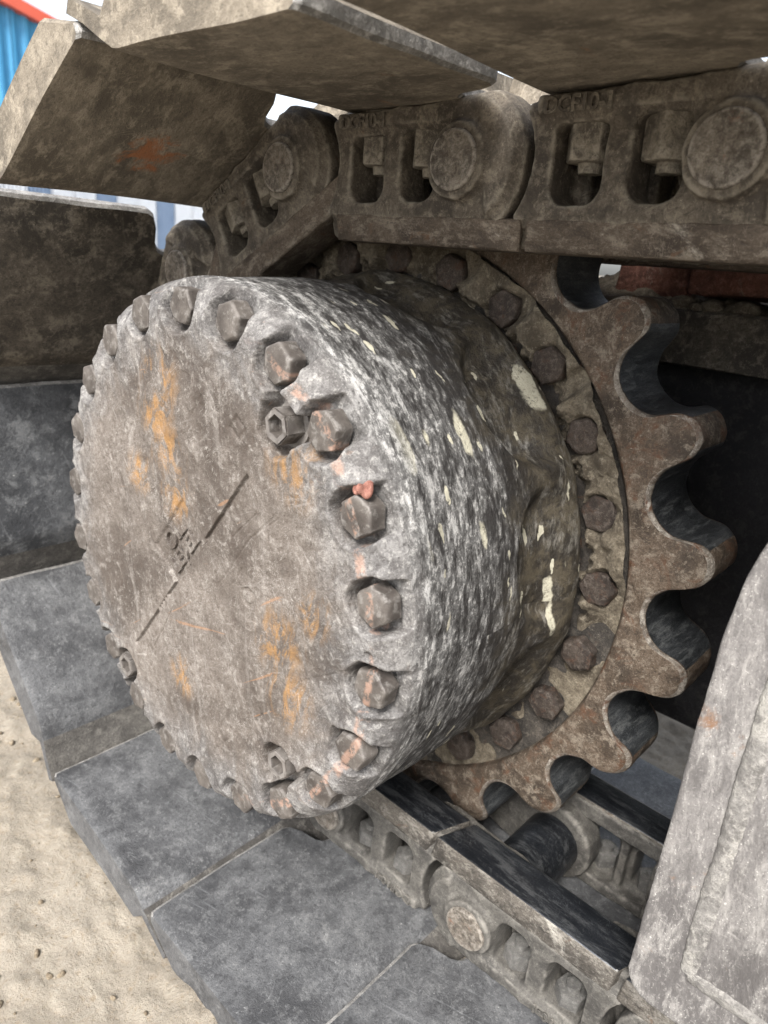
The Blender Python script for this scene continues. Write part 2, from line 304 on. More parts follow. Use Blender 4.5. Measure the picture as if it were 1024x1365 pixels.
M['plate'] = grime('guard_plate', (.115, .108, .105), (.20, .19, .183), (.32, .307, .29), rust=(.26, .15, .09), rust_thr=.61, dust=(.40, .385, .355), dust_thr=.60, speck=(.68, .66, .62), speck_thr=.64, sc=1.7, rough=(.5, .85), metal=.05, texobj=final_drive, wipe=.2, scr=.22, grain=(1, 1.3, .45), scr_col=(.45, .43, .41), soft=.3)
M['weld'] = grime('weld_bead', (.14, .133, .125), (.25, .24, .225), (.36, .345, .32), dust=(.40, .385, .35), dust_thr=.5, sc=5, rough=(.6, .9), scr=.2)
M['frame'] = grime('frame_dusty', (.035, .030, .025), (.075, .064, .050), (.15, .13, .105), dust=(.27, .24, .20), dust_thr=.60, sc=3, rough=(.6, .95), scr=.15)
M['frame_dark'] = grime('frame_void_shade', (.012, .012, .014), (.022, .022, .025), (.045, .043, .042), sc=2, rough=(.5, .9), scr=.05, speck=(.1, .1, .1))  # near-black colour carries the shade of the motor compartment's void
M['brick'] = grime('brick_red', (.09, .042, .032), (.20, .088, .064), (.30, .155, .118), dust=(.34, .28, .23), dust_thr=.56, sc=5, rough=(.8, 1.), scr=0, bump=1.3)
M['stone'] = grime('rubble', (.09, .075, .058), (.17, .145, .11), (.28, .245, .19), dust=(.36, .32, .25), dust_thr=.58, sc=6, rough=(.85, 1.), scr=0, bump=1.4)
M['grit'] = grime('grit', (.16, .125, .085), (.27, .22, .155), (.38, .33, .25), sc=8, rough=(.9, 1.), scr=0, wipe=0)
M['clay_red'] = grime('red_clay', (.24, .10, .075), (.38, .175, .135), (.48, .26, .205), sc=12, rough=(.9, 1.), scr=0, bump=1.2)

# ------------------------------------------------------------------ ground
def ground():
    gx = np.concatenate([np.linspace(-600, -3, 14), np.linspace(-2.6, -.45, 30), np.linspace(-.42, 1.5, 330), np.linspace(1.55, 4, 40), np.linspace(4.5, 900, 26)])
    gy = np.concatenate([np.linspace(-600, -3, 12), np.linspace(-2.6, -.65, 30), np.linspace(-.62, 2.2, 420), np.linspace(2.25, 5, 40), np.linspace(5.5, 900, 26)])
    A, B = np.meshgrid(gx, gy, indexing='ij')
    h = (vnoise(A * 3 + 40, B * 3 + 40, 3, 5) - .5) * .030 + (vnoise(A * 18 + 90, B * 18 + 90, 5, 4) - .5) * .018 + (vnoise(A * 80 + 9, B * 80 + 19, 8, 3) - .5) * .009
    near = np.exp(-((A / 8) ** 2 + (B / 8) ** 2)); h = h * near
    Zg = -.447 + h
    # pressed down below the shoes
    me = mesh_from('ground', np.stack([A, B, Zg], -1).reshape(-1, 3), grid_faces(len(gx), len(gy)))
    t = NT('sandy_ground', world=True)
    n1 = t.noise(4, 8, .65, .4); n2 = t.noise(26, 8, .7, .3, None, 4); n3 = t.noise(150, 6, .75, 0, None, 9); n4 = t.noise(520, 3, .7, 0, None, 3)
    c = t.mix(t.step(n1, .3, .7), (.26, .227, .18), (.355, .315, .258)); c = t.mix(t.mul(t.step(n2, .5, .7), .6), c, (.43, .385, .31)); c = t.mix(t.mul(t.step(n3, .48, .30), .7), c, (.24, .18, .115)); c = t.mix(t.mul(t.step(n3, .56, .7), .5), c, (.50, .46, .39))
    c = t.mix(t.mul(t.step(t.noise(45, 5, .7, .5, None, 30), .68, .74), .6), c, (.20, .15, .10))
    m = t.finish(c, .95, [(n2, .6, .012), (n3, .8, .005), (n4, .5, .0015)], 0, .15)
    o = add('ground', me, m); tag(o, 'pale sandy bare ground beside and under the track', kind='structure')
    # crumbs and grit
    V = []; F = []; rs = np.random.RandomState(4)
    base = lumpy('grit_base', 1., 5, 2, .45); bv = np.array([v.co[:] for v in base.vertices]); bf = [list(p.vertices) for p in base.polygons]; bpy.data.meshes.remove(base)
    for k in range(900):
        x = rs.uniform(-.30, .02) if k < 800 else rs.uniform(.6, 1.4); y = rs.uniform(-.15, 1.1) if k < 800 else rs.uniform(-.4, .9); r = .0006 + .0040 * rs.rand() ** 6
        q = np.linalg.qr(rs.randn(3, 3))[0]; P8 = (bv * rs.uniform(.6, 1.3, 3)) @ q * r
        P8 = P8 + np.array((x, y, -.446 + (vnoise(np.array([x * 3 + 40.]), np.array([y * 3 + 40.]), 3, 5)[0] - .5) * .03)); n0 = len(V)
        V += P8.tolist(); F += [[n0 + i for i in f] for f in bf]
    g = add('grit', mesh_from('grit', V, F, True), M['grit']); tag(g, 'loose grit and crumbs of soil strewn over the sandy ground', 'grit', kind='stuff')
ground()

# ------------------------------------------------------------------ final drive
BOLT_R = .2362; BANG = [2.9317 + PI - k * 2 * PI / 22 for k in range(22)]
PLUGS = [(.202, math.radians(127.2)), (.201, math.radians(-134.3)), (.213, math.radians(-53.3))]
LV = math.radians(128.0)                       # direction of the oil level line
ld = np.array((math.cos(LV), math.sin(LV)))    # along the line, towards the upper plug
ln = np.array((-math.sin(LV), math.cos(LV)))
def build_cover():
    NT_ = 1320
    th = np.linspace(0, 2 * PI, NT_, endpoint=False)
    rr = np.concatenate([np.linspace(.0008, .19, 150), np.linspace(.1908, .2618, 96)])
    Rr, T = np.meshgrid(rr, th, indexing='ij')
    y = Rr * np.cos(T); z = Rr * np.sin(T)
    RO, SR, SX = .2610, .034, .034
    q = np.clip((Rr - (RO - SR)) / SR, 0, .9995)
    x = -.004 + SX * (1 - np.sqrt(1 - q * q))
    x += (vnoise(y * 22 + 20, z * 22 + 20, 2, 3) - .5) * .0035 * (1 - q * .3) + (vnoise(y * 90 + 20, z * 90 + 20, 6, 3) - .5) * .0012
    rs = np.random.RandomState(3)
    # dents on the shoulder
    x += sstep(.55, .85, vnoise(T * 9, Rr * 40, 12, 2)) * .005 * sstep(.225, .25, Rr)
    d = np.full_like(x, 9.); fl = np.full_like(x, .015)
    def pocket(py, pz, pr, floor, nx=1.):
        nonlocal x
        dd = np.hypot(y - py, z - pz); edge = pr + (vnoise(y * 60 + py * 99, z * 60 + 7, 4, 2) - .5) * .006
        m = 1 - sstep(edge - .0022, edge + .0016, dd)
        tgt = np.maximum(x, floor + (vnoise(y * 120, z * 120, 5, 2) - .5) * .002)
        x = x + (tgt - x) * m
        # rubbed lip round the pocket
        x -= .0007 * np.exp(-((dd - edge - .0035) / .0025) ** 2) * (Rr < .25)
    for k, a in enumerate(BANG):
        pr = .0222 + rs.uniform(-.0008, .0014); rc = BOLT_R + .001
        pocket(rc * math.cos(a), rc * math.sin(a), pr, .0190 + rs.uniform(-.0015, .001))
        pocket((rc + .016) * math.cos(a), (rc + .016) * math.sin(a), pr * .92, .0200)
    for k, (pr_, a) in enumerate(PLUGS):
        pocket(pr_ * math.cos(a), pr_ * math.sin(a), .0200 if k else .0225, .0155)
        if k < 2: pocket((pr_ + .012) * math.cos(a + .055), (pr_ + .012) * math.sin(a + .055), .013, .0155); pocket((pr_ + .012) * math.cos(a - .06), (pr_ + .012) * math.sin(a - .06), .012, .0155)
    # small drilled hole
    a = math.radians(177.3); dd = np.hypot(y - .2345 * math.cos(a), z - .2345 * math.sin(a)); x += .012 * (1 - sstep(.0024, .0042, dd))
    # oil level line and the sunk lettering panel
    s = y * ld[0] + z * ld[1]; v = y * ln[0] + z * ln[1]
    s0 = .004
    line = (1 - sstep(.0012, .0026, np.abs(v))) * (((s > .036) & (s < .143)) | ((s < -.030) & (s > -.166) & ~((s < -.060) & (s > -.090) & (np.sin(s * 900) > 0))))
    x += line * .0036
    bx = ((1 - sstep(.0385, .0400, np.abs(s - s0))) * (1 - sstep(.0235, .0250, np.abs(v + .0235)))); x = x * (1 - bx) + bx * (-.0012)
    # cast marks: small sunk lozenges and a round date mark
    for (py, pz, k) in ((-.0726, .148, 0), (-.091, .002, 1), (-.117, -.115, 0)):
        a1 = np.abs((y - py) * ld[0] + (z - pz) * ld[1]); a2 = np.abs((y - py) * ln[0] + (z - pz) * ln[1])
        if k == 0: x += .0016 * (1 - sstep(.008, .0092, np.maximum(a1, a2))) - .0012 * (1 - sstep(.0045, .0055, np.maximum(a1, a2)))
        else:
            e = np.hypot((y - py), (z - pz)); x += .0018 * (1 - sstep(.009, .0105, e)) - .0014 * (1 - sstep(.0045, .0055, e))
    # long gouges
    rs = np.random.RandomState(9)
    for k in range(70):
        a0 = rs.uniform(0, 2 * PI); r0 = .20 * math.sqrt(rs.rand()); L = rs.uniform(.01, .05); a1 = rs.choice([1.75, 1.9, 2.3, .9, 1.4]) + rs.uniform(-.25, .25)
        py, pz = r0 * math.cos(a0), r0 * math.sin(a0); ss = (y - py) * math.cos(a1) + (z - pz) * math.sin(a1); vv = -(y - py) * math.sin(a1) + (z - pz) * math.cos(a1)
        x += .0007 * (1 - sstep(.0004, .0013, np.abs(vv))) * (np.abs(ss) < L)
    x[0, :] = x[0].mean()
    ext = np.stack([np.full(NT_, .045), .2612 * np.cos(th), .2612 * np.sin(th)], -1)
    V = np.concatenate([np.stack([x, y, z], -1).reshape(-1, 3), ext]); F = grid_faces(len(rr) + 1, NT_, True)[:, ::-1]
    return add('gear_cover', mesh_from('gear_cover', V, F), M['drum'], final_drive)
cover = build_cover()
def build_drum():
    NT_ = 900; th = np.linspace(0, 2 * PI, NT_, endpoint=False)
    xs = np.concatenate([np.linspace(.040, .115, 30), np.linspace(.1165, .246, 90)])
    Xg, T = np.meshgrid(xs, th, indexing='ij'); NL = 11
    sft = ((T * NL / (2 * PI) + .30) % 1.0) * 2 - 1            # -1..1 across one pocket
    xb = .150 + .050 * np.abs(sft) ** 2.2
    dep = sstep(0, .022, Xg - xb) * (1 - sstep(.62, .98, np.abs(sft))) * (1 - .85 * sstep(.20, .240, Xg))
    r = .2612 + .0022 * sstep(.05, .12, Xg) + (.0095 + .006 * np.cos(T - 2.44)) * sstep(.175, .238, Xg) - dep * .0135
    r = r - .006 * sstep(.240, .246, Xg)
    r += (vnoise(T * 14, Xg * 40, 2, 3) - .5) * .0025 + (vnoise(T * 40, Xg * 160, 3, 2) - .5) * .0005
    rb = np.linspace(.254, .19, 6); V = [np.stack([Xg, r * np.cos(T), r * np.sin(T)], -1).reshape(-1, 3)]
    for q in rb: V.append(np.stack([np.full(NT_, .2475), q * np.cos(th), q * np.sin(th)], -1))
    F = grid_faces(len(xs) + len(rb), NT_, True)[:, ::-1]
    add('gear_housing', mesh_from('gear_housing', np.concatenate(V), F), M['drum'], final_drive)
    bm = bmesh.new(); bmesh.ops.create_cone(bm, cap_ends=True, segments=96, radius1=.232, radius2=.232, depth=.05, matrix=Matrix.Translation((.255, 0, 0)) @ Matrix.Rotation(PI / 2, 4, 'Y'))
    add('seal_hub', bm_mesh('seal_hub', bm, False), M['flange'], final_drive)
build_drum()
def hexmesh(name, rc, h, sunk=0., collar=0., worn=.0015, seed=0, shank=.01):
    """head along -X, base at x=0 (local)"""
    bm = bmesh.new()
    M4 = Matrix.Translation((-h / 2, 0, 0)) @ Matrix.Rotation(-PI / 2, 4, 'Y')
    bmesh.ops.create_cone(bm, cap_ends=True, segments=6, radius1=rc, radius2=rc, depth=h, matrix=M4)
    top = [f for f in bm.faces if f.calc_center_median().x < -h + 1e-4][0]
    if sunk:
        r_ = bmesh.ops.inset_region(bm, faces=[top], thickness=rc * .38); bmesh.ops.inset_region(bm, faces=[top], thickness=rc * .05); bmesh.ops.translate(bm, verts=top.verts[:], vec=(sunk, 0, 0))
    rs = random.Random(seed)
    bev(bm, worn * 1.0, 3, 25) if not sunk else bmesh.ops.bevel(bm, geom=[e for e in bm.edges if all(math.hypot(v.co.y, v.co.z) > rc * .9 for v in e.verts)], offset=worn, segments=2, affect='EDGES')
    # domed worn top
    for v in bm.verts:
        rr = math.hypot(v.co.y, v.co.z)
        if v.co.x < -h * .6 and not sunk: v.co.x += .22 * h * max(0, (rr / rc) - .62) ** 1.2
        v.co.x += rs.uniform(-.0004, .0004); v.co.y += rs.uniform(-.0004, .0004); v.co.z += rs.uniform(-.0004, .0004)
    if collar:
        bmesh.ops.create_cone(bm, cap_ends=True, segments=28, radius1=rc * 1.22, radius2=rc * 1.22, depth=collar, matrix=Matrix.Translation((-collar / 2, 0, 0)) @ Matrix.Rotation(PI / 2, 4, 'Y'))
    bmesh.ops.subdivide_edges(bm, edges=[e for e in bm.edges if e.calc_length() > rc * .5], cuts=2, use_grid_fill=True)
    me = bm_mesh(name, bm, True)
    return me
def auto_sharp(o, ang=38):
    for p in o.data.polygons: p.use_smooth = True
    o.data.set_sharp_from_angle(angle=math.radians(ang)) if hasattr(o.data, 'set_sharp_from_angle') else None
bolt_meshes = [hexmesh('cover_bolt', .0174, .0185, worn=.0028, seed=s) for s in range(4)]
for me in bolt_meshes: me.materials.append(M['bolt'])
rs = random.Random(5)
for k, a in enumerate(BANG):
    o = add('cover_bolt', bolt_meshes[k % 4], None, final_drive); o.location = (.0172, BOLT_R * math.cos(a), BOLT_R * math.sin(a)); o.rotation_euler = (rs.uniform(0, PI), 0, 0)
    if k < 4: auto_sharp(o)
plug_me = hexmesh('oil_plug', .0152, .022, sunk=.010, collar=.004, worn=.0012, seed=9); plug_me.materials.append(M['bolt'])
for k, (r_, a) in enumerate(PLUGS):
    o = add('oil_plug', plug_me, None, final_drive); o.location = (.0165, r_ * math.cos(a), r_ * math.sin(a)); o.rotation_euler = (.3 + k, 0, 0)
    o['label'] = 'hollow hex oil plug in a recess of the cover'
    if k == 0: auto_sharp(o)
def text_mesh(name, body, size, ext=.0008, bevel=.0002):
    cu = bpy.data.curves.new(name, 'FONT'); cu.body = body; cu.size = size; cu.extrude = ext; cu.bevel_depth = bevel; cu.align_x = 'CENTER'; cu.align_y = 'CENTER'; cu.offset = .0002; cu.resolution_u = 3
    o = bpy.data.objects.new(name, cu); col.objects.link(o); dg = bpy.context.evaluated_depsgraph_get()
    me = bpy.data.meshes.new_from_object(o.evaluated_get(dg)); me.materials.clear(); bpy.data.objects.remove(o); return me
# raised words in the sunk panel; they read along the level line as seen from outboard
e1 = Vector((0, ld[0], ld[1])); up = Vector((0, ln[0], ln[1])); out = Vector((-1, 0, 0))
if e1.cross(up).dot(out) < 0: up = -up
for body, dv, sz in (('OIL', -.0335, .0270), ('LEVEL', -.0125, .0230)):
    o = add('raised_lettering', text_mesh('oil_level_text', body, sz, .0016, .0004), M['drum'], final_drive)
    # text local x along e1, local y towards the far side of the panel
    sgn = 1 if up.dot(Vector((0, ln[0], ln[1]))) > 0 else -1
    cpos = Vector((-.0022, ld[0] * .004 + ln[0] * dv, ld[1] * .004 + ln[1] * dv))
    o.matrix_local = Matrix(((e1.x, up.x, out.x, cpos.x), (e1.y, up.y, out.y, cpos.y), (e1.z, up.z, out.z, cpos.z), (0, 0, 0, 1)))
# lump of red clay on one bolt
o = add('clay_lump', lumpy('clay_lump', .0055, 3, 4, 1.2), M['clay_red']); a = BANG[12]
o.location = (.004, BOLT_R * math.cos(a) - .001, BOLT_R * math.sin(a) + .0205); tag(o, 'small lump of red clay stuck above a bolt head of the drum', 'clay')

# ------------------------------------------------------------------ sprocket
sprocket = tag(empty('drive_sprocket'), 'rusty brown toothed drive sprocket behind the grey drum', 'sprocket')
XS, TH, NTE, TIP0 = .250, .090, 21, math.radians(136.0)
def build_sprocket():
    ns = 100; n = NTE * ns; th = np.linspace(0, 2 * PI, n, endpoint=False)
    dl = ((th - TIP0) / (2 * PI / NTE) + .5) % 1.0                  # 0 gullet centre ... .5 tip? (shifted so that 0.5 = tip)
    dg_ = (np.abs(dl - .5))                                       # 0 at tip, .5 at gullet centre
    de = (.5 - dg_) * 2 * PI / NTE                                # angle from gullet centre
    rc, rg, rt = .3740, .0345, .3885
    sy = rc * np.sin(de); inside = np.abs(sy) < rg * .985
    rin = rc * np.cos(de) - np.sqrt(np.maximum(rg * rg - sy * sy, 0))
    half = PI / NTE; dt = half - de                               # from tip
    wt = (half - math.asin(rg * .985 / rc)) * rc                  # half width of tooth
    tt = np.clip(dt * rc / wt, 0, 1); rtip = rt - .015 * tt ** 2.6
    ro = np.where(inside, np.minimum(rin, rtip), rtip)
    # smooth a little
    for _ in range(3): ro = (np.roll(ro, 1) + 2 * ro + np.roll(ro, -1)) / 4
    ro = ro + (vnoise(th * 12, th * 0, 3, 4) - .5) * .0055
    rin_ = .3165
    rows = []; mats = []
    def face_x(r): return .012 * np.clip((r - .360) / .034, 0, 1) ** 1.5
    def wob(r, s): return (vnoise(r * np.cos(th) * 30 + 30, r * np.sin(th) * 30 + 30, s, 4) - .5) * .0050
    rows.append((np.full(n, rin_ + .0), np.full(n, XS + .03))); rows.append((np.full(n, rin_), np.full(n, XS + .004)))
    rows.append((np.full(n, rin_ + .002), np.full(n, XS + .001)))
    for tq in np.linspace(.05, 1, 15):
        r = rin_ + .002 + tq * (ro - .0045 - rin_ - .002); rows.append((r, XS + face_x(r) + wob(r, 4)))
    xe = XS + face_x(ro)
    for ang_ in (25, 50, 75, 90):
        q = math.radians(ang_); rows.append((ro - .0045 * (1 - math.sin(q)), xe + .0045 * (1 - math.cos(q)) + wob(ro, 4) * (1 - ang_ / 90)))
    nfront = len(rows)
    xb = XS + TH - face_x(ro) * 1.6
    for q in np.linspace(.1, .9, 9): rows.append((ro + (vnoise(th * 40, th * 0 + q * 9, 7, 3) - .5) * .0018, (xe + .0045) * (1 - q) + (xb - .0045) * q))
    ngul = len(rows)
    for ang_ in (90, 45, 10):
        q = math.radians(ang_); rows.append((ro - .0045 * (1 - math.sin(q)), xb - .0045 * (1 - math.cos(q))))
    for tq in (.7, .3, 0):
        r = rin_ + tq * (ro - .0045 - rin_); rows.append((r, XS + TH - face_x(r) * 1.6))
    V = np.concatenate([np.stack([x_, r_ * np.cos(th), r_ * np.sin(th)], -1) for r_, x_ in rows])
    F = grid_faces(len(rows), n, True)[:, ::-1]
    me = mesh_from('tooth_ring', V, F); me.materials.append(M['sprocket']); me.materials.append(M['gullet']); me.materials.append(M['lip'])
    mi = np.zeros(len(F), dtype=np.int32); mi.reshape(len(rows) - 1, n)[nfront - 1:ngul, :] = 1
    mi.reshape(len(rows) - 1, n)[nfront - 5:nfront - 2, :] = 2
    gm = np.tile((ro < .3835), (len(rows) - 1, 1)).ravel(); mi[(~gm) & (mi == 1)] = 0
    me.polygons.foreach_set('material_index', mi)
    add('tooth_ring', me, None, sprocket)
    bm = bmesh.new(); bmesh.ops.create_cone(bm, cap_ends=True, segments=128, radius1=.3162, radius2=.3162, depth=.05, matrix=Matrix.Translation((.259 + .025, 0, 0)) @ Matrix.Rotation(PI / 2, 4, 'Y'))
    add('hub_flange', bm_mesh('hub_flange', bm, False), M['flange'], sprocket)
build_sprocket()
FB_R, FB0, FBD = .2912, 2.0922, 2 * PI / 25
FANG = [FB0 + k * FBD for k in range(25)]
fmesh = [hexmesh('flange_bolt', .0188, .0150, worn=.0034, seed=20 + s) for s in range(3)]
for me in fmesh: me.materials.append(M['fbolt'])
for k, a in enumerate(FANG):
    o = add('flange_bolt', fmesh[k % 3], None, sprocket); o.location = (.2605 + rs.uniform(-.002, .002), FB_R * math.cos(a), FB_R * math.sin(a)); o.rotation_euler = (rs.uniform(0, PI), rs.uniform(-.06, .06), rs.uniform(-.06, .06))
    if k < 3: auto_sharp(o)
def build_mud():
    th = np.radians(np.linspace(50, 250, 900)); rr = np.linspace(.262, .3172, 56); Rr, T = np.meshgrid(rr, th, indexing='ij')
    y = Rr * np.cos(T); z = Rr * np.sin(T); h = .0165 + (vnoise(y * 45 + 50, z * 45 + 50, 5, 4) - .5) * .018
    d = np.full_like(h, 9.)
    for a in FANG: d = np.minimum(d, np.hypot(y - FB_R * math.cos(a), z - FB_R * math.sin(a)))
    h *= .25 + .75 * sstep(.0125, .0215, d + (vnoise(y * 60, z * 60, 8, 3) - .5) * .014)
    h *= sstep(.272, .2885, Rr + .003 + (vnoise(T * 24, Rr * 60, 9, 3) - .5) * .030)
    h *= 1 - .86 * sstep(math.radians(176), math.radians(184), T + (Rr - .3) * 4)
    h *= .35 + .65 * sstep(.30, .42, vnoise(T * 7 + 3, Rr * 20, 14, 2))
    x = .2605 - h
    add('dried_mud', mesh_from('dried_mud', np.stack([x, y, z], -1).reshape(-1, 3), grid_faces(len(rr), len(th))[:, ::-1]), M['mud'], sprocket)
build_mud()

# ------------------------------------------------------------------ track: one link segment in local axes (lx = outboard, u = along the chain, w = outwards)
XC, P = .2920, .218
dg = None
def curve_solid(loops, l0, l1, bevel=.003):
    """closed 2D loops in (u, w), first the outline, then the holes; solid between lx = l0 and l1"""
    cu = bpy.data.curves.new('tmp', 'CURVE'); cu.dimensions = '2D'; cu.fill_mode = 'BOTH'; cu.extrude = (l1 - l0) / 2 - bevel; cu.bevel_depth = bevel; cu.bevel_resolution = 1; cu.offset = -bevel
    for lp in loops:
        s = cu.splines.new('POLY'); s.points.add(len(lp) - 1); s.use_cyclic_u = True
        for p_, (a, b) in zip(s.points, lp): p_.co = (a, b, 0, 1)
    o = bpy.data.objects.new('tmp', cu); col.objects.link(o); d_ = bpy.context.evaluated_depsgraph_get()
    me = bpy.data.meshes.new_from_object(o.evaluated_get(d_)); bpy.data.objects.remove(o)
    for v in me.vertices:
        u_, w_, l_ = v.co; v.co = ((l0 + l1) / 2 + l_, u_, w_)
    return me
def arc(cu_, cw, r, a0, a1, n): return [(cu_ + r * math.cos(math.radians(a0 + (a1 - a0) * i / (n - 1))), cw + r * math.sin(math.radians(a0 + (a1 - a0) * i / (n - 1)))) for i in range(n)]
def rrect(u0, u1, w0, w1, r, rb):
    return arc(u1 - r, w1 - r, r, 0, 90, 5) + arc(u0 + r, w1 - r, r, 90, 180, 5) + arc(u0 + rb, w0 + rb, rb, 180, 270, 6) + arc(u1 - rb, w0 + rb, rb, 270, 360, 6)
WIN = [(.0875, .1285, -.032, .0235), (.1495, .1875, -.030, .0265)]
def build_link():
    bm = bmesh.new()
    def addme(me):
        bm.from_mesh(me); bpy.data.meshes.remove(me)
    outline = arc(P, -.002, .0605, -45, 62, 18) + [(.205, .0495), (.18, .0465), (.152, .0465), (.122, .0445), (.09, .043), (.060, .0395)] + arc(0, 0, .0690, 30, -36, 10) + [(.058, -.0450)]
    holes = [rrect(a, b, c_, d_, .006, .013) for a, b, c_, d_ in WIN]
    addme(curve_solid([outline] + holes, .083, .122, .003))
    addme(curve_solid([arc(P, 0, .0300, 0, 345, 28)], .085, .1330, .003)); addme(curve_solid([arc(P + .004, 0, .0505, -58, 80, 20)], .085, .1285, .004))                       # pin boss
    addme(curve_solid([arc(0, 0, .050, 0, 345, 28)], .046, .0825, .004))                        # bushing boss
    neck = arc(0, 0, .048, 100, 260, 10) + [(.075, -.055), (.10, -.050), (.10, .030), (.07, .036)]
    addme(curve_solid([neck], .048, .0815, .003))
    addme(curve_solid([[(.058, -.064), (.268, -.064), (.272, -.05), (.26, -.041), (.06, -.041), (.052, -.05)]], .066, .111, .003))   # rail flange
    addme(curve_solid([[(.06, -.050), (.25, -.050), (.25, -.038), (.06, -.038)]], .07, .1185, .003))
    addme(curve_solid([[(.135, -.045), (.145, -.045), (.145, .04), (.135, .04)]], .07, .11, .003))
    addme(curve_solid([[(.07, .0300), (.2, .0300), (.2, .0462), (.07, .0425)]], .062, .1265, .003))
    addme(curve_solid([[(.19, .030), (.232, .030), (.236, .0475), (.19, .0475)]], .075, .1270, .004))
    me = bpy.data.meshes.new('tmp'); bm.to_mesh(me); bm.free()
    o = bpy.data.objects.new('tmp', me); col.objects.link(o)
    m = o.modifiers.new('r', 'REMESH'); m.mode = 'VOXEL'; m.voxel_size = .0022; m.use_smooth_shade = True
    m = o.modifiers.new('s', 'SMOOTH'); m.iterations = 5; m.factor = .5
    d_ = bpy.context.evaluated_depsgraph_get(); out = bpy.data.meshes.new_from_object(o.evaluated_get(d_)); bpy.data.objects.remove(o)
    # uneven cast skin
    n = len(out.vertices); co = np.empty(n * 3, np.float32); out.vertices.foreach_get('co', co); co = co.reshape(-1, 3)
    nr = np.empty(n * 3, np.float32); out.vertices.foreach_get('normal', nr); nr = nr.reshape(-1, 3)
    dsp = (vnoise(co[:, 1] * 55 + co[:, 0] * 31 + 20, co[:, 2] * 55 + co[:, 0] * 47 + 20, 3, 3) - .5) * .0028
    co += nr * dsp[:, None]; out.vertices.foreach_set('co', co.ravel()); out.update()
    out.polygons.foreach_set('use_smooth', np.full(len(out.polygons), True))
    return out
def mirrored(me, name):
    m2 = me.copy(); m2.name = name; m2.transform(Matrix.Scale(-1, 4, (1, 0, 0))); m2.flip_normals(); return m2
link_out = build_link(); link_out.name = 'link_outer'; link_in = mirrored(link_out, 'link_inner')
def build_rail():
    bm = box_bm((.0680, .056, -.0665), (.1160, .268, -.0420), .0026, 2)
    for v in bm.verts:
        if v.co.z > -.055 and v.co.x > .1: v.co.x += .0055
    for v in bm.verts:   # oblique ends
        v.co.y += (v.co.x - .08) * .35
    return bm_mesh('rail', bm, True)
rail_out = build_rail(); rail_in = mirrored(rail_out, 'rail_inner')
def cyl(name, r, l0, l1, bevel, seg=40, dome=0):
    bm = bmesh.new(); bmesh.ops.create_cone(bm, cap_ends=True, segments=seg, radius1=r, radius2=r, depth=l1 - l0, matrix=Matrix.Translation(((l0 + l1) / 2, 0, 0)) @ Matrix.Rotation(PI / 2, 4, 'Y'))
    bev(bm, bevel, 3, 40); return bm_mesh(name, bm, True)
pin_me = cyl('pin', .0235, -.1365, .1365, .003); bush_me = cyl('bushing', .0350, -.052, .052, .003)
def build_nut():
    bm = bmesh.new()
    bmesh.ops.create_cone(bm, cap_ends=True, segments=6, radius1=.0222, radius2=.0210, depth=.0455, matrix=Matrix.Translation((0, 0, .0445 - .023)) @ Matrix.Rotation(PI, 4, 'X'))
    bev(bm, .0020, 2, 30)
    bmesh.ops.create_cone(bm, cap_ends=True, segments=18, radius1=.0105, radius2=.0092, depth=.012, matrix=Matrix.Translation((0, 0, -.0025)) @ Matrix.Rotation(PI, 4, 'X'))
    bmesh.ops.subdivide_edges(bm, edges=[e for e in bm.edges if e.calc_length() > .012], cuts=2, use_grid_fill=True)
    rs_ = random.Random(2)
    for v in bm.verts: v.co += Vector((rs_.uniform(-1, 1), rs_.uniform(-1, 1), rs_.uniform(-1, 1))) * .00025
    me = bm_mesh('nut', bm, True); me.set_sharp_from_angle(angle=math.radians(35)); return me
nut_me = build_nut()
SH_L0, SH_L1 = XC + .053, -.35
SHOE_NP = [0]
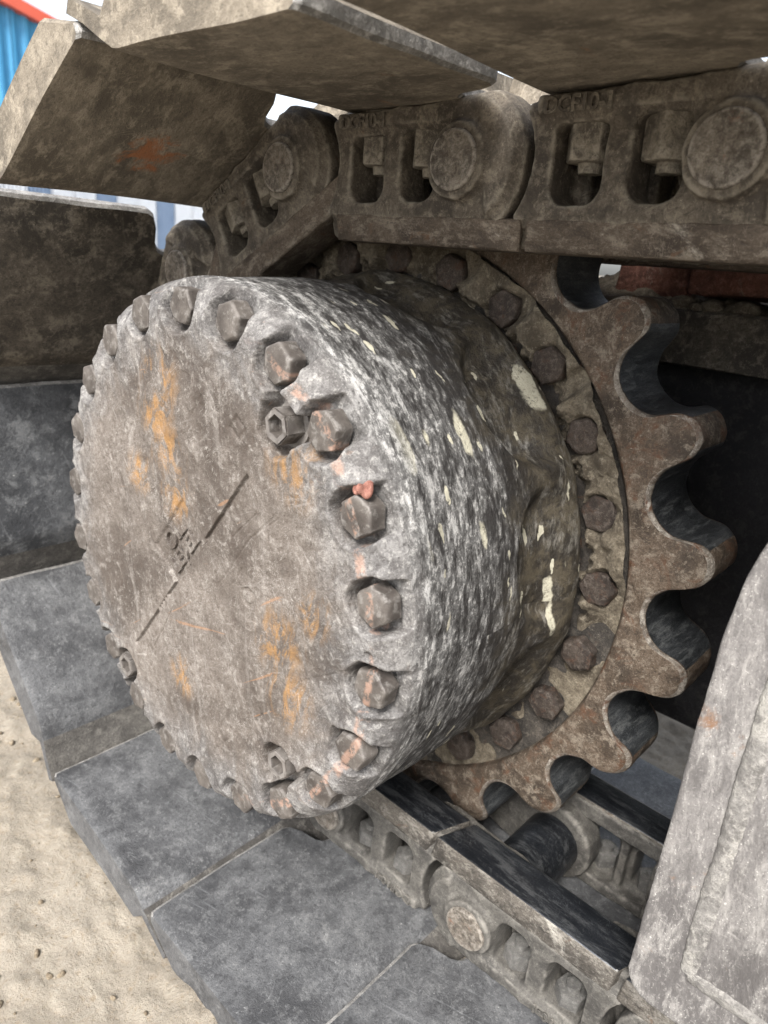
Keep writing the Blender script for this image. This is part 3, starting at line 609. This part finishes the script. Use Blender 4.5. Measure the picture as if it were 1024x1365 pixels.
def build_shoe(seed, lip=True):
    # profile: inner side then outer side with three grousers
    def prof(ue, fill=0.):
        inn = ([(-.004, .0790), (.022, .0690), (.046, .0560), (.064, .0470)] if lip == 1 else [(.064, .0520), (.066, .0490), (.068, .0470), (.070, .0460)] if lip == 2 else [(.036, .0640), (.044, .0575), (.055, .0495), (.066, .0462)]) + [(.072, .0457), (.080, .0455), (.10, .0455), (.13, .0455), (.16, .0455), (.19, .0455), (.215 if ue > .22 else ue - .015, .0455), (ue - .004, .0455), (ue, .048)]
        outp = [(ue, .056), (ue - .006, .060)]
        if ue > .24: outp += [(ue - .046, .082), (ue - .058, .082), (ue - .066, .060)]
        else: outp += [(ue - .008, .060), (ue - .010, .060), (ue - .012, .060)]
        outp += [(.178, .0585), (.168, .060), (.162, .084), (.148, .084), (.142, .060), (.115, .0585), (.092, .060), (.086, .082), (.072, .082), (.064, .066)] + ([(.048, .070), (.0, .089)] if lip == 1 else [(.067, .061), (.065, .058)] if lip == 2 else [(.050, .072), (.040, .074)])
        outp = [(a, b if a > .16 and a > ue - .012 or a < .062 else b + (.092 - b) * max(fill, 0) if b < .07 else .092) for a, b in outp]
        return inn + outp
    st = []
    def S(l, ue, d=0.): st.append((l, ue, d))
    L0, L1 = SH_L0, SH_L1
    S(L0, .264, .0035); S(L0 - .003, .2675); 
    S(L0 - .012, .268); S(L0 - .022, .268)
    for k in range(1, 9): S(L0 - .022 - k * (L0 - .182) / 9, .268)
    S(.158, .268); S(.150, .264); S(.143, .250); S(.139, .228); S(.133, .219); S(.124, .215); S(.05, .215); S(.044, .225); S(.038, .262); S(.030, .268)
    for l, ue, d in list(st)[::-1]:
        if 0 < l: st.append((-l if l < L0 else L1, ue, d))
    rs_ = np.random.RandomState(seed); np_ = len(prof(.268)); SHOE_NP[0] = np_; V = []
    for l, ue, d in st:
        for i, (a, b) in enumerate(prof(ue, float(np.clip(1 - (SH_L0 - abs(l if l > 0 else l * SH_L0 / -SH_L1)) / .022, 0, 1)))):
            ctr = (.15, .06); a2 = a + (ctr[0] - a) * d * 2; b2 = b + (ctr[1] - b) * d * 25 * .5
            bend = .0016 * math.sin(l * 7 + seed) + .0010 * math.sin(l * 19 + a * 30 + seed * 2)
            edge_w = .0006 * math.sin(l * 60 + seed * 3) * math.sin(l * 23 + seed) if i in (0, 1, 10, 11, 12) else 0
            V.append((l, a2 + edge_w, b2 + bend + edge_w * .5))
    F = grid_faces(len(st), np_, True).tolist()
    F.append(list(range(np_))); F.append(list(range((len(st) - 1) * np_, len(st) * np_))[::-1])
    bm = bmesh.new(); vs_ = [bm.verts.new(v) for v in V]
    for f in F:
        try: bm.faces.new([vs_[i] for i in f])
        except ValueError: pass
    me = bm_mesh('shoe%d%d' % (seed, lip), bm, True); me.set_sharp_from_angle(angle=math.radians(32)); return me
shoes = [build_shoe(s, 1) for s in range(3)] + [build_shoe(s, 0) for s in range(3)] + [build_shoe(s, 2) for s in range(3)]
def shoe_mat(me, m):
    k = me.name + '_' + m.name
    if k in bpy.data.meshes: return bpy.data.meshes[k]
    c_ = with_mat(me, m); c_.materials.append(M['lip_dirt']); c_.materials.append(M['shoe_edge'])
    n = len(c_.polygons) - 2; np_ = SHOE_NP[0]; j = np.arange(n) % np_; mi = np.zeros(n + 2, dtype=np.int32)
    mi[:n][(j < 2)] = 1; mi[:n][(j == 11) | (j == 12)] = 2  # end faces take the lightened, lit-looking edge colour
    c_.polygons.foreach_set('material_index', mi); return c_
def with_mat(me, m):
    k = me.name + '_' + m.name
    if k not in bpy.data.meshes:
        c_ = me.copy(); c_.name = k; c_.materials.clear(); c_.materials.append(m)
    return bpy.data.meshes[k]
def rail_mat(rme, m):
    c_ = with_mat(rme, m)
    if len(c_.materials) < 2:
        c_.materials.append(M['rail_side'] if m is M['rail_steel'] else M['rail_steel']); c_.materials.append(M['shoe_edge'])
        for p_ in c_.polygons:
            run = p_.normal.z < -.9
            p_.material_index = 2 if -.93 < p_.normal.z < -.35 else (0 if run else 1) if m is M['rail_steel'] else 0  # rail bevels coloured light as an edge highlight
    return c_
txt_me = text_mesh('cast_code', 'DCF10-1', .0150, .0008, .0002)
def segment(pa, pb, label, lm, rm, sm, k):
    a = Vector((0, pa[0], pa[1])); d_ = Vector((0, pb[0] - pa[0], pb[1] - pa[1])).normalized(); wv = Vector((-1, 0, 0)).cross(d_)
    root = empty('track_link')
    root.matrix_world = Matrix(((-1, d_.x, wv.x, XC), (0, d_.y, wv.y, a.y), (0, d_.z, wv.z, a.z), (0, 0, 0, 1)))
    tag(root, label, 'track link', 'links of the crawler track')
    for me, rme, nm in ((link_out, rail_out, 'link_plate'), (link_in, rail_in, 'link_plate')):
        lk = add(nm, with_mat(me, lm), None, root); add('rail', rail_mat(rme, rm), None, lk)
        if me is link_out:
            tx = add('cast_lettering', with_mat(txt_me, lm), None, lk)
            tx.matrix_local = Matrix(((0, 0, 1, .1272), (1, 0, 0, .106), (0, 1, 0, .0345), (0, 0, 0, 1)))
    pn = add('pin', with_mat(pin_me, M['pin']), None, root); pn.location = (0, P, 0)
    bu = add('bushing', with_mat(bush_me, M['rail_steel']), None, root)
    r_ = random.Random(k)
    for s_ in (1, -1):
        for (u0, u1, w0, w1) in WIN:
            nt = add('nut', with_mat(nut_me, M['nut'] if k > 3 else M['nut_dark']), None, root); nt.location = (s_ * .0985, (u0 + u1) / 2 + r_.uniform(-.001, .001), r_.uniform(-.001, .002)); nt.rotation_euler = (0, 0, r_.uniform(0, 1)); nt.scale = (.80, .80, .80) if k <= 3 else (1, 1, 1); nt.location.z += .0085 if k <= 3 else 0
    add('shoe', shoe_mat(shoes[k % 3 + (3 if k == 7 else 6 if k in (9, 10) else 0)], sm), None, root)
    return root
def pol(r, a): return (r * math.cos(math.radians(a)), r * math.sin(math.radians(a)))
pins = [(-.700, -.374), (-.480, -.372), (-.262, -.368), (-.038, -.362), pol(.371, -60.2), pol(.372, -25.8), pol(.372, 8.6), pol(.373, 43.0), pol(.376, 77.6), (-.135, .3685), (-.351, .3715), (-.568, .374), (-.785, .376)]
LBL = ['lower track link largely hidden under the pale guard plate', 'lower track link with a nut in its window, partly behind the pale guard plate',
       'lower track link lying on the sand below the sprocket, between drum and guard plate', 'bluish grey track link starting up from the ground at the drum’s lower edge',
       'grey track link low on the curve, behind the drum’s lower left rim', 'dark track link at the middle of the curve, left of the drum', 'brown-black track link left of the drum’s upper rim, below a bright slit',
       'tilted muddy track link above the drum with an orange rust spot on its shoe', 'upper track link right of the tilted one, shoe seen from below', 'large upper track link with cast code and two nuts over the sprocket',
       'upper track link at the right edge of the picture', 'upper track link beside the camera, out at the right']
LM = [M['link_grey']] * 4 + [M['link_mud']] * 8
RM = [M['rail_steel']] * 6 + [M['rail_brown']] * 6
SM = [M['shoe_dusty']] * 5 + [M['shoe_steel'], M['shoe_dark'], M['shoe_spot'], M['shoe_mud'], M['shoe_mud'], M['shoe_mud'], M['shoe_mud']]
for k in range(len(pins) - 1):
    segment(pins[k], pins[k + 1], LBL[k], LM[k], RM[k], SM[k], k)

# ------------------------------------------------------------------ track frame
frame = tag(empty('crawler_undercarriage', (0, 0, 0)), 'track frame with a pale scratched guard plate and a dark beam behind the sprocket', 'track frame')
def build_plate():
    # outline in (y, z): vertical end edge at y=-.43 leaning at the top, rounded lower corner
    pts = [(-1.1, -.262), (-.452, -.262)] + [(-.452 + .022 * math.cos(math.radians(a)), -.240 + .022 * math.sin(math.radians(a))) for a in (-70, -45, -20, 0)] + [(-.431, -.1), (-.431, 0.0), (-.432, .07), (-.436, .115), (-.446, .155), (-.462, .185), (-.52, .205), (-1.1, .21)]
    # resample the edge so it can be uneven
    fine = []
    for i in range(len(pts) - 1):
        a = np.array(pts[i]); b = np.array(pts[i + 1]); n = max(1, int(np.linalg.norm(b - a) / .008)) if i > 0 else 40
        for q in range(n): fine.append(a + (b - a) * q / n)
    fine.append(np.array(pts[-1])); rs_ = np.random.RandomState(2)
    fine = [p_ + (rs_.rand(2) - .5) * .0007 for p_ in fine]
    bm = bmesh.new(); f_ = [bm.verts.new((.130, p_[0], p_[1])) for p_ in fine]; b_ = [bm.verts.new((.152, p_[0], p_[1])) for p_ in fine]; n = len(fine)
    ff = bm.faces.new(f_); fb = bm.faces.new(b_[::-1])
    for i in range(n): bm.faces.new((f_[(i + 1) % n], f_[i], b_[i], b_[(i + 1) % n]))
    bmesh.ops.recalc_face_normals(bm, faces=bm.faces[:]); bev(bm, .004, 3, 60)
    pl = add('side_plate', bm_mesh('side_plate', bm, True), M['plate'], frame); pl.data.set_sharp_from_angle(angle=math.radians(50))
    # thinner doubler plate welded onto it
    d = box_bm((.1280, -1.1, -.205), (.1305, -.474, .20), .0012, 2); add('doubler_plate', bm_mesh('doubler_plate', d, True), M['plate'], pl).data.set_sharp_from_angle(angle=math.radians(50))
    def bead(p0, p1, r, seed):
        p0 = np.array(p0); p1 = np.array(p1); L = np.linalg.norm(p1 - p0); n = int(L / .0022); ax = (p1 - p0) / L; m = 14; V = []
        n1 = np.cross(ax, (1., 0, 0)); n1 /= np.linalg.norm(n1); n2 = np.cross(ax, n1); rs_ = np.random.RandomState(seed); jit = np.convolve(rs_.rand(n + 8), np.ones(13) / 13, 'same')
        for i in range(n + 1):
            rr = r * (1 + .03 * math.sin(i * 1.15) + .45 * (jit[i] - .5)); c_ = p0 + ax * L * i / n + n1 * (jit[(i + 3) % n] - .5) * .0015
            for j in range(m): a = 2 * PI * j / m; V.append(c_ + n1 * rr * math.cos(a) * 2.6 + n2 * rr * math.sin(a))
        add('weld_bead', mesh_from('weld_bead', V, grid_faces(n + 1, m, True)), M['weld'], pl)
    bead((.1295, -.4725, -.206), (.1295, -.4725, .15), .0030, 1); bead((.1295, -.4725, -.2065), (.1295, -1.0, -.2065), .0030, 2)
build_plate()
# deck beam and back wall beyond the sprocket, coloured near-black for shade
def rough_box(lo, hi, seed, amp=.003, off=.006):
    bm = box_bm(lo, hi, off, 2); bmesh.ops.subdivide_edges(bm, edges=[e for e in bm.edges if e.calc_length() > .05], cuts=10, use_grid_fill=True)
    rs_ = np.random.RandomState(seed)
    for v in bm.verts: v.co += Vector((rs_.rand(3) - .5) * amp)
    return bm
dk = rough_box((.47, -1.1, .204), (.78, -.06, .262), 3); add('deck_beam', bm_mesh('deck_beam', dk), M['frame'], frame).data.set_sharp_from_angle(angle=math.radians(40))
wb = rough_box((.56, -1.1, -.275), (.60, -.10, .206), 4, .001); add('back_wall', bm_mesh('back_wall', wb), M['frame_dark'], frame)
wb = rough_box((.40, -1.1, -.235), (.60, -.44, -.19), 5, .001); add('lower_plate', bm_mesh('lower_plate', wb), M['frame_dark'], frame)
rf = rough_box((.165, -1.7, -.25), (.56, -.54, .235), 6, .001); add('roller_frame', bm_mesh('roller_frame', rf), M['frame'], frame)  # out-of-view rest of the frame, added to keep sky light off the drum
# motor behind the sprocket
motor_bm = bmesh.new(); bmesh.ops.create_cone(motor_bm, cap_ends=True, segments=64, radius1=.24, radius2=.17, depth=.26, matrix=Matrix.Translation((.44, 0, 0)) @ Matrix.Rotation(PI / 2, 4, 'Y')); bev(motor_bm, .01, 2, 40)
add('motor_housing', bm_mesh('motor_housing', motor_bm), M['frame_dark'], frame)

# ------------------------------------------------------------------ bricks and rubble on the deck
def brick(loc, rot, sz, seed, label):
    bm = box_bm([-s_ / 2 for s_ in sz], [s_ / 2 for s_ in sz], .004, 2); bmesh.ops.subdivide_edges(bm, edges=[e for e in bm.edges if e.calc_length() > .02], cuts=5, use_grid_fill=True)
    rs_ = np.random.RandomState(seed)
    for v in bm.verts:
        q = np.array(v.co); v.co += Vector(((vnoise(np.array([q[0] * 60 + seed * 7]), np.array([q[1] * 60 + q[2] * 60 + 9]), seed, 3)[0] - .5) * .006,) * 3) + Vector((rs_.rand(3) - .5) * .0012)
    o = add('brick', bm_mesh('brick', bm), M['brick']); o.location = loc; o.rotation_euler = rot; tag(o, label, 'brick', 'bricks lying on the track frame')
brick((.575, -.166, .303), (.05, -.06, .10), (.12, .085, .058), 1, 'duller red brick on the frame beam, nearer the sprocket tooth')
brick((.560, -.276, .3085), (-.05, .03, -.12), (.12, .105, .058), 2, 'brighter red brick on the frame beam at the right edge')
brick((.60, -.40, .306), (.02, .0, .3), (.20, .10, .058), 3, 'brick at the right end of the frame beam, behind the track rail')
V = [];
rs2 = np.random.RandomState(12)
for k in range(16):
    y_ = rs2.uniform(-.36, -.10); x_ = rs2.uniform(.482, .515) if y_ < -.15 else rs2.uniform(.482, .56); r_ = rs2.uniform(.006, .013)
    o = add('rubble_stone', lumpy('rubble_stone', r_, 40 + k, 2, .35, (1.2, 1.3, .75)), M['stone']); o.location = (x_, y_, .262 + r_ * .55); o.rotation_euler = (0, 0, rs2.rand() * 6)
    tag(o, 'small dusty stone among the rubble on the frame beam', 'stone', 'rubble stones on the frame beam')
def soil():
    xs = np.linspace(.478, .76, 70); ys = np.linspace(-.42, -.065, 110); A, B = np.meshgrid(xs, ys, indexing='ij')
    h = .004 + .034 * np.exp(-((A - .56) / .05) ** 2 - ((B + .135) / .05) ** 2) * (1.0 + .0) + .018 * sstep(.5, .56, A) * vnoise(A * 30, B * 30, 3, 3)
    h += (vnoise(A * 55, B * 55, 6, 4) - .5) * .024 * sstep(.48, .53, A); e = np.minimum(np.minimum(A - .478, .76 - A), np.minimum(B + .42, -.065 - B)); h *= sstep(0, .012, e)
    o = add('soil_heap', mesh_from('soil_heap', np.stack([A, B, .2605 + h], -1).reshape(-1, 3), grid_faces(70, 110)), M['stone']); tag(o, 'dark crumbly soil heaped on the frame beam under the bricks', 'soil', kind='stuff')
soil()

# ------------------------------------------------------------------ far background
def shed():
    root = tag(empty('shed', (5, 9.5, -.45)), 'blue corrugated shed with a red roof edge in the far upper left', 'shed')
    bl = NT('blue_sheet'); n = bl.noise(6, 5, .6); mblue = bl.finish(bl.mix(n, (.035, .21, .42), (.07, .30, .52)), .5, [])
    wt = NT('white_sheet'); n = wt.noise(6, 5, .6); mwhite = wt.finish(wt.mix(n, (.50, .55, .62), (.70, .73, .76)), .5, [])
    gr = NT('blue_grey_sheet'); n = gr.noise(6, 5, .6); mgrey = gr.finish(gr.mix(n, (.15, .22, .34), (.25, .33, .45)), .5, [])
    rd = NT('red_trim'); n = rd.noise(6, 5, .6); mred = rd.finish(rd.mix(n, (.50, .085, .05), (.62, .13, .08)), .5, [])
    def sheet(x0, x1, z0, z1a, z1b, m, nm):
        n_ = 24; V = []
        for i in range(n_ + 1):
            f_ = i / n_; x = x0 + (x1 - x0) * f_; yy = .02 * (1 if (i // 2) % 2 else -1); zt = z1a + (z1b - z1a) * f_
            V += [(x - 5, yy, z0 + .45), (x - 5, yy, zt + .45), (x - 5, yy + .06, z0 + .45), (x - 5, yy + .06, zt + .45)]
        F = []
        for i in range(n_):
            a = i * 4; b = a + 4; F += [(a, b, b + 1, a + 1), (a + 2, a + 3, b + 3, b + 2), (a + 1, b + 1, b + 3, a + 3), (a, a + 2, b + 2, b)]
        add(nm, mesh_from(nm, V, F, False), m, root)
    top = lambda x: 2.66 - (x - 3.62) * .235
    for x0 in np.arange(-1, 8.4, .95):
        x1 = x0 + .94; sheet(x0, x1, 1.40, top(x0), top(x1), mblue, 'wall_sheet'); sheet(x0, x1, .98, 1.40, 1.40, mwhite, 'wall_sheet')
        sheet(x0, x1, .80, .98, .98, mblue, 'wall_sheet')
    k = 0
    for x0 in np.arange(-1, 8.4, .30):
        sheet(x0, x0 + .29, -.45, .80, .80, (mwhite, mgrey, mwhite)[k % 3], 'lower_sheet'); k += 1
    bm = bmesh.new(); vs_ = []
    for (x, z) in ((-1.2, top(-1.2)), (9.0, top(9.0))):
        for dy in (-.12, .12):
            for dz in (0, .13): vs_.append(bm.verts.new((x - 5, dy, z + dz + .45)))
    for f_ in ((0, 1, 3, 2), (4, 6, 7, 5), (0, 4, 5, 1), (2, 3, 7, 6), (1, 5, 7, 3), (0, 2, 6, 4)): bm.faces.new([vs_[i] for i in f_])
    add('roof_trim', bm_mesh('roof_trim', bm, False), mred, root)
    bm = bmesh.new(); pr = [(-1.2, -.45 + .0), (9, -.45), (9, top(9.0)), (-1.2, top(-1.2))]; f0 = [bm.verts.new((a - 5, .10, b + .45)) for a, b in pr]; f1 = [bm.verts.new((a - 5, 8, b + .45)) for a, b in pr]
    bm.faces.new(f0); bm.faces.new(f1[::-1])
    for i in range(4): bm.faces.new((f0[(i + 1) % 4], f0[i], f1[i], f1[(i + 1) % 4]))
    add('shed_body', bm_mesh('shed_body', bm, False), mwhite, root)
shed()
oc = grime('orange_clay', (.30, .12, .055), (.42, .19, .09), (.50, .27, .15), sc=.6, scr=0, rough=(.9, 1.))
for k, (x, r_, sc) in enumerate(((2.55, .62, (1.3, .9, 1.5)), (3.35, .50, (1.3, .9, 1.75)))):
    o = add('clay_mound', lumpy('clay_mound', r_, 70 + k, 4, .12, sc), oc); o.location = (x, 7.4, -.40); tag(o, ('left' if k == 0 else 'right') + ' of two orange clay mounds seen through the slit above the dark shoe', 'mound')
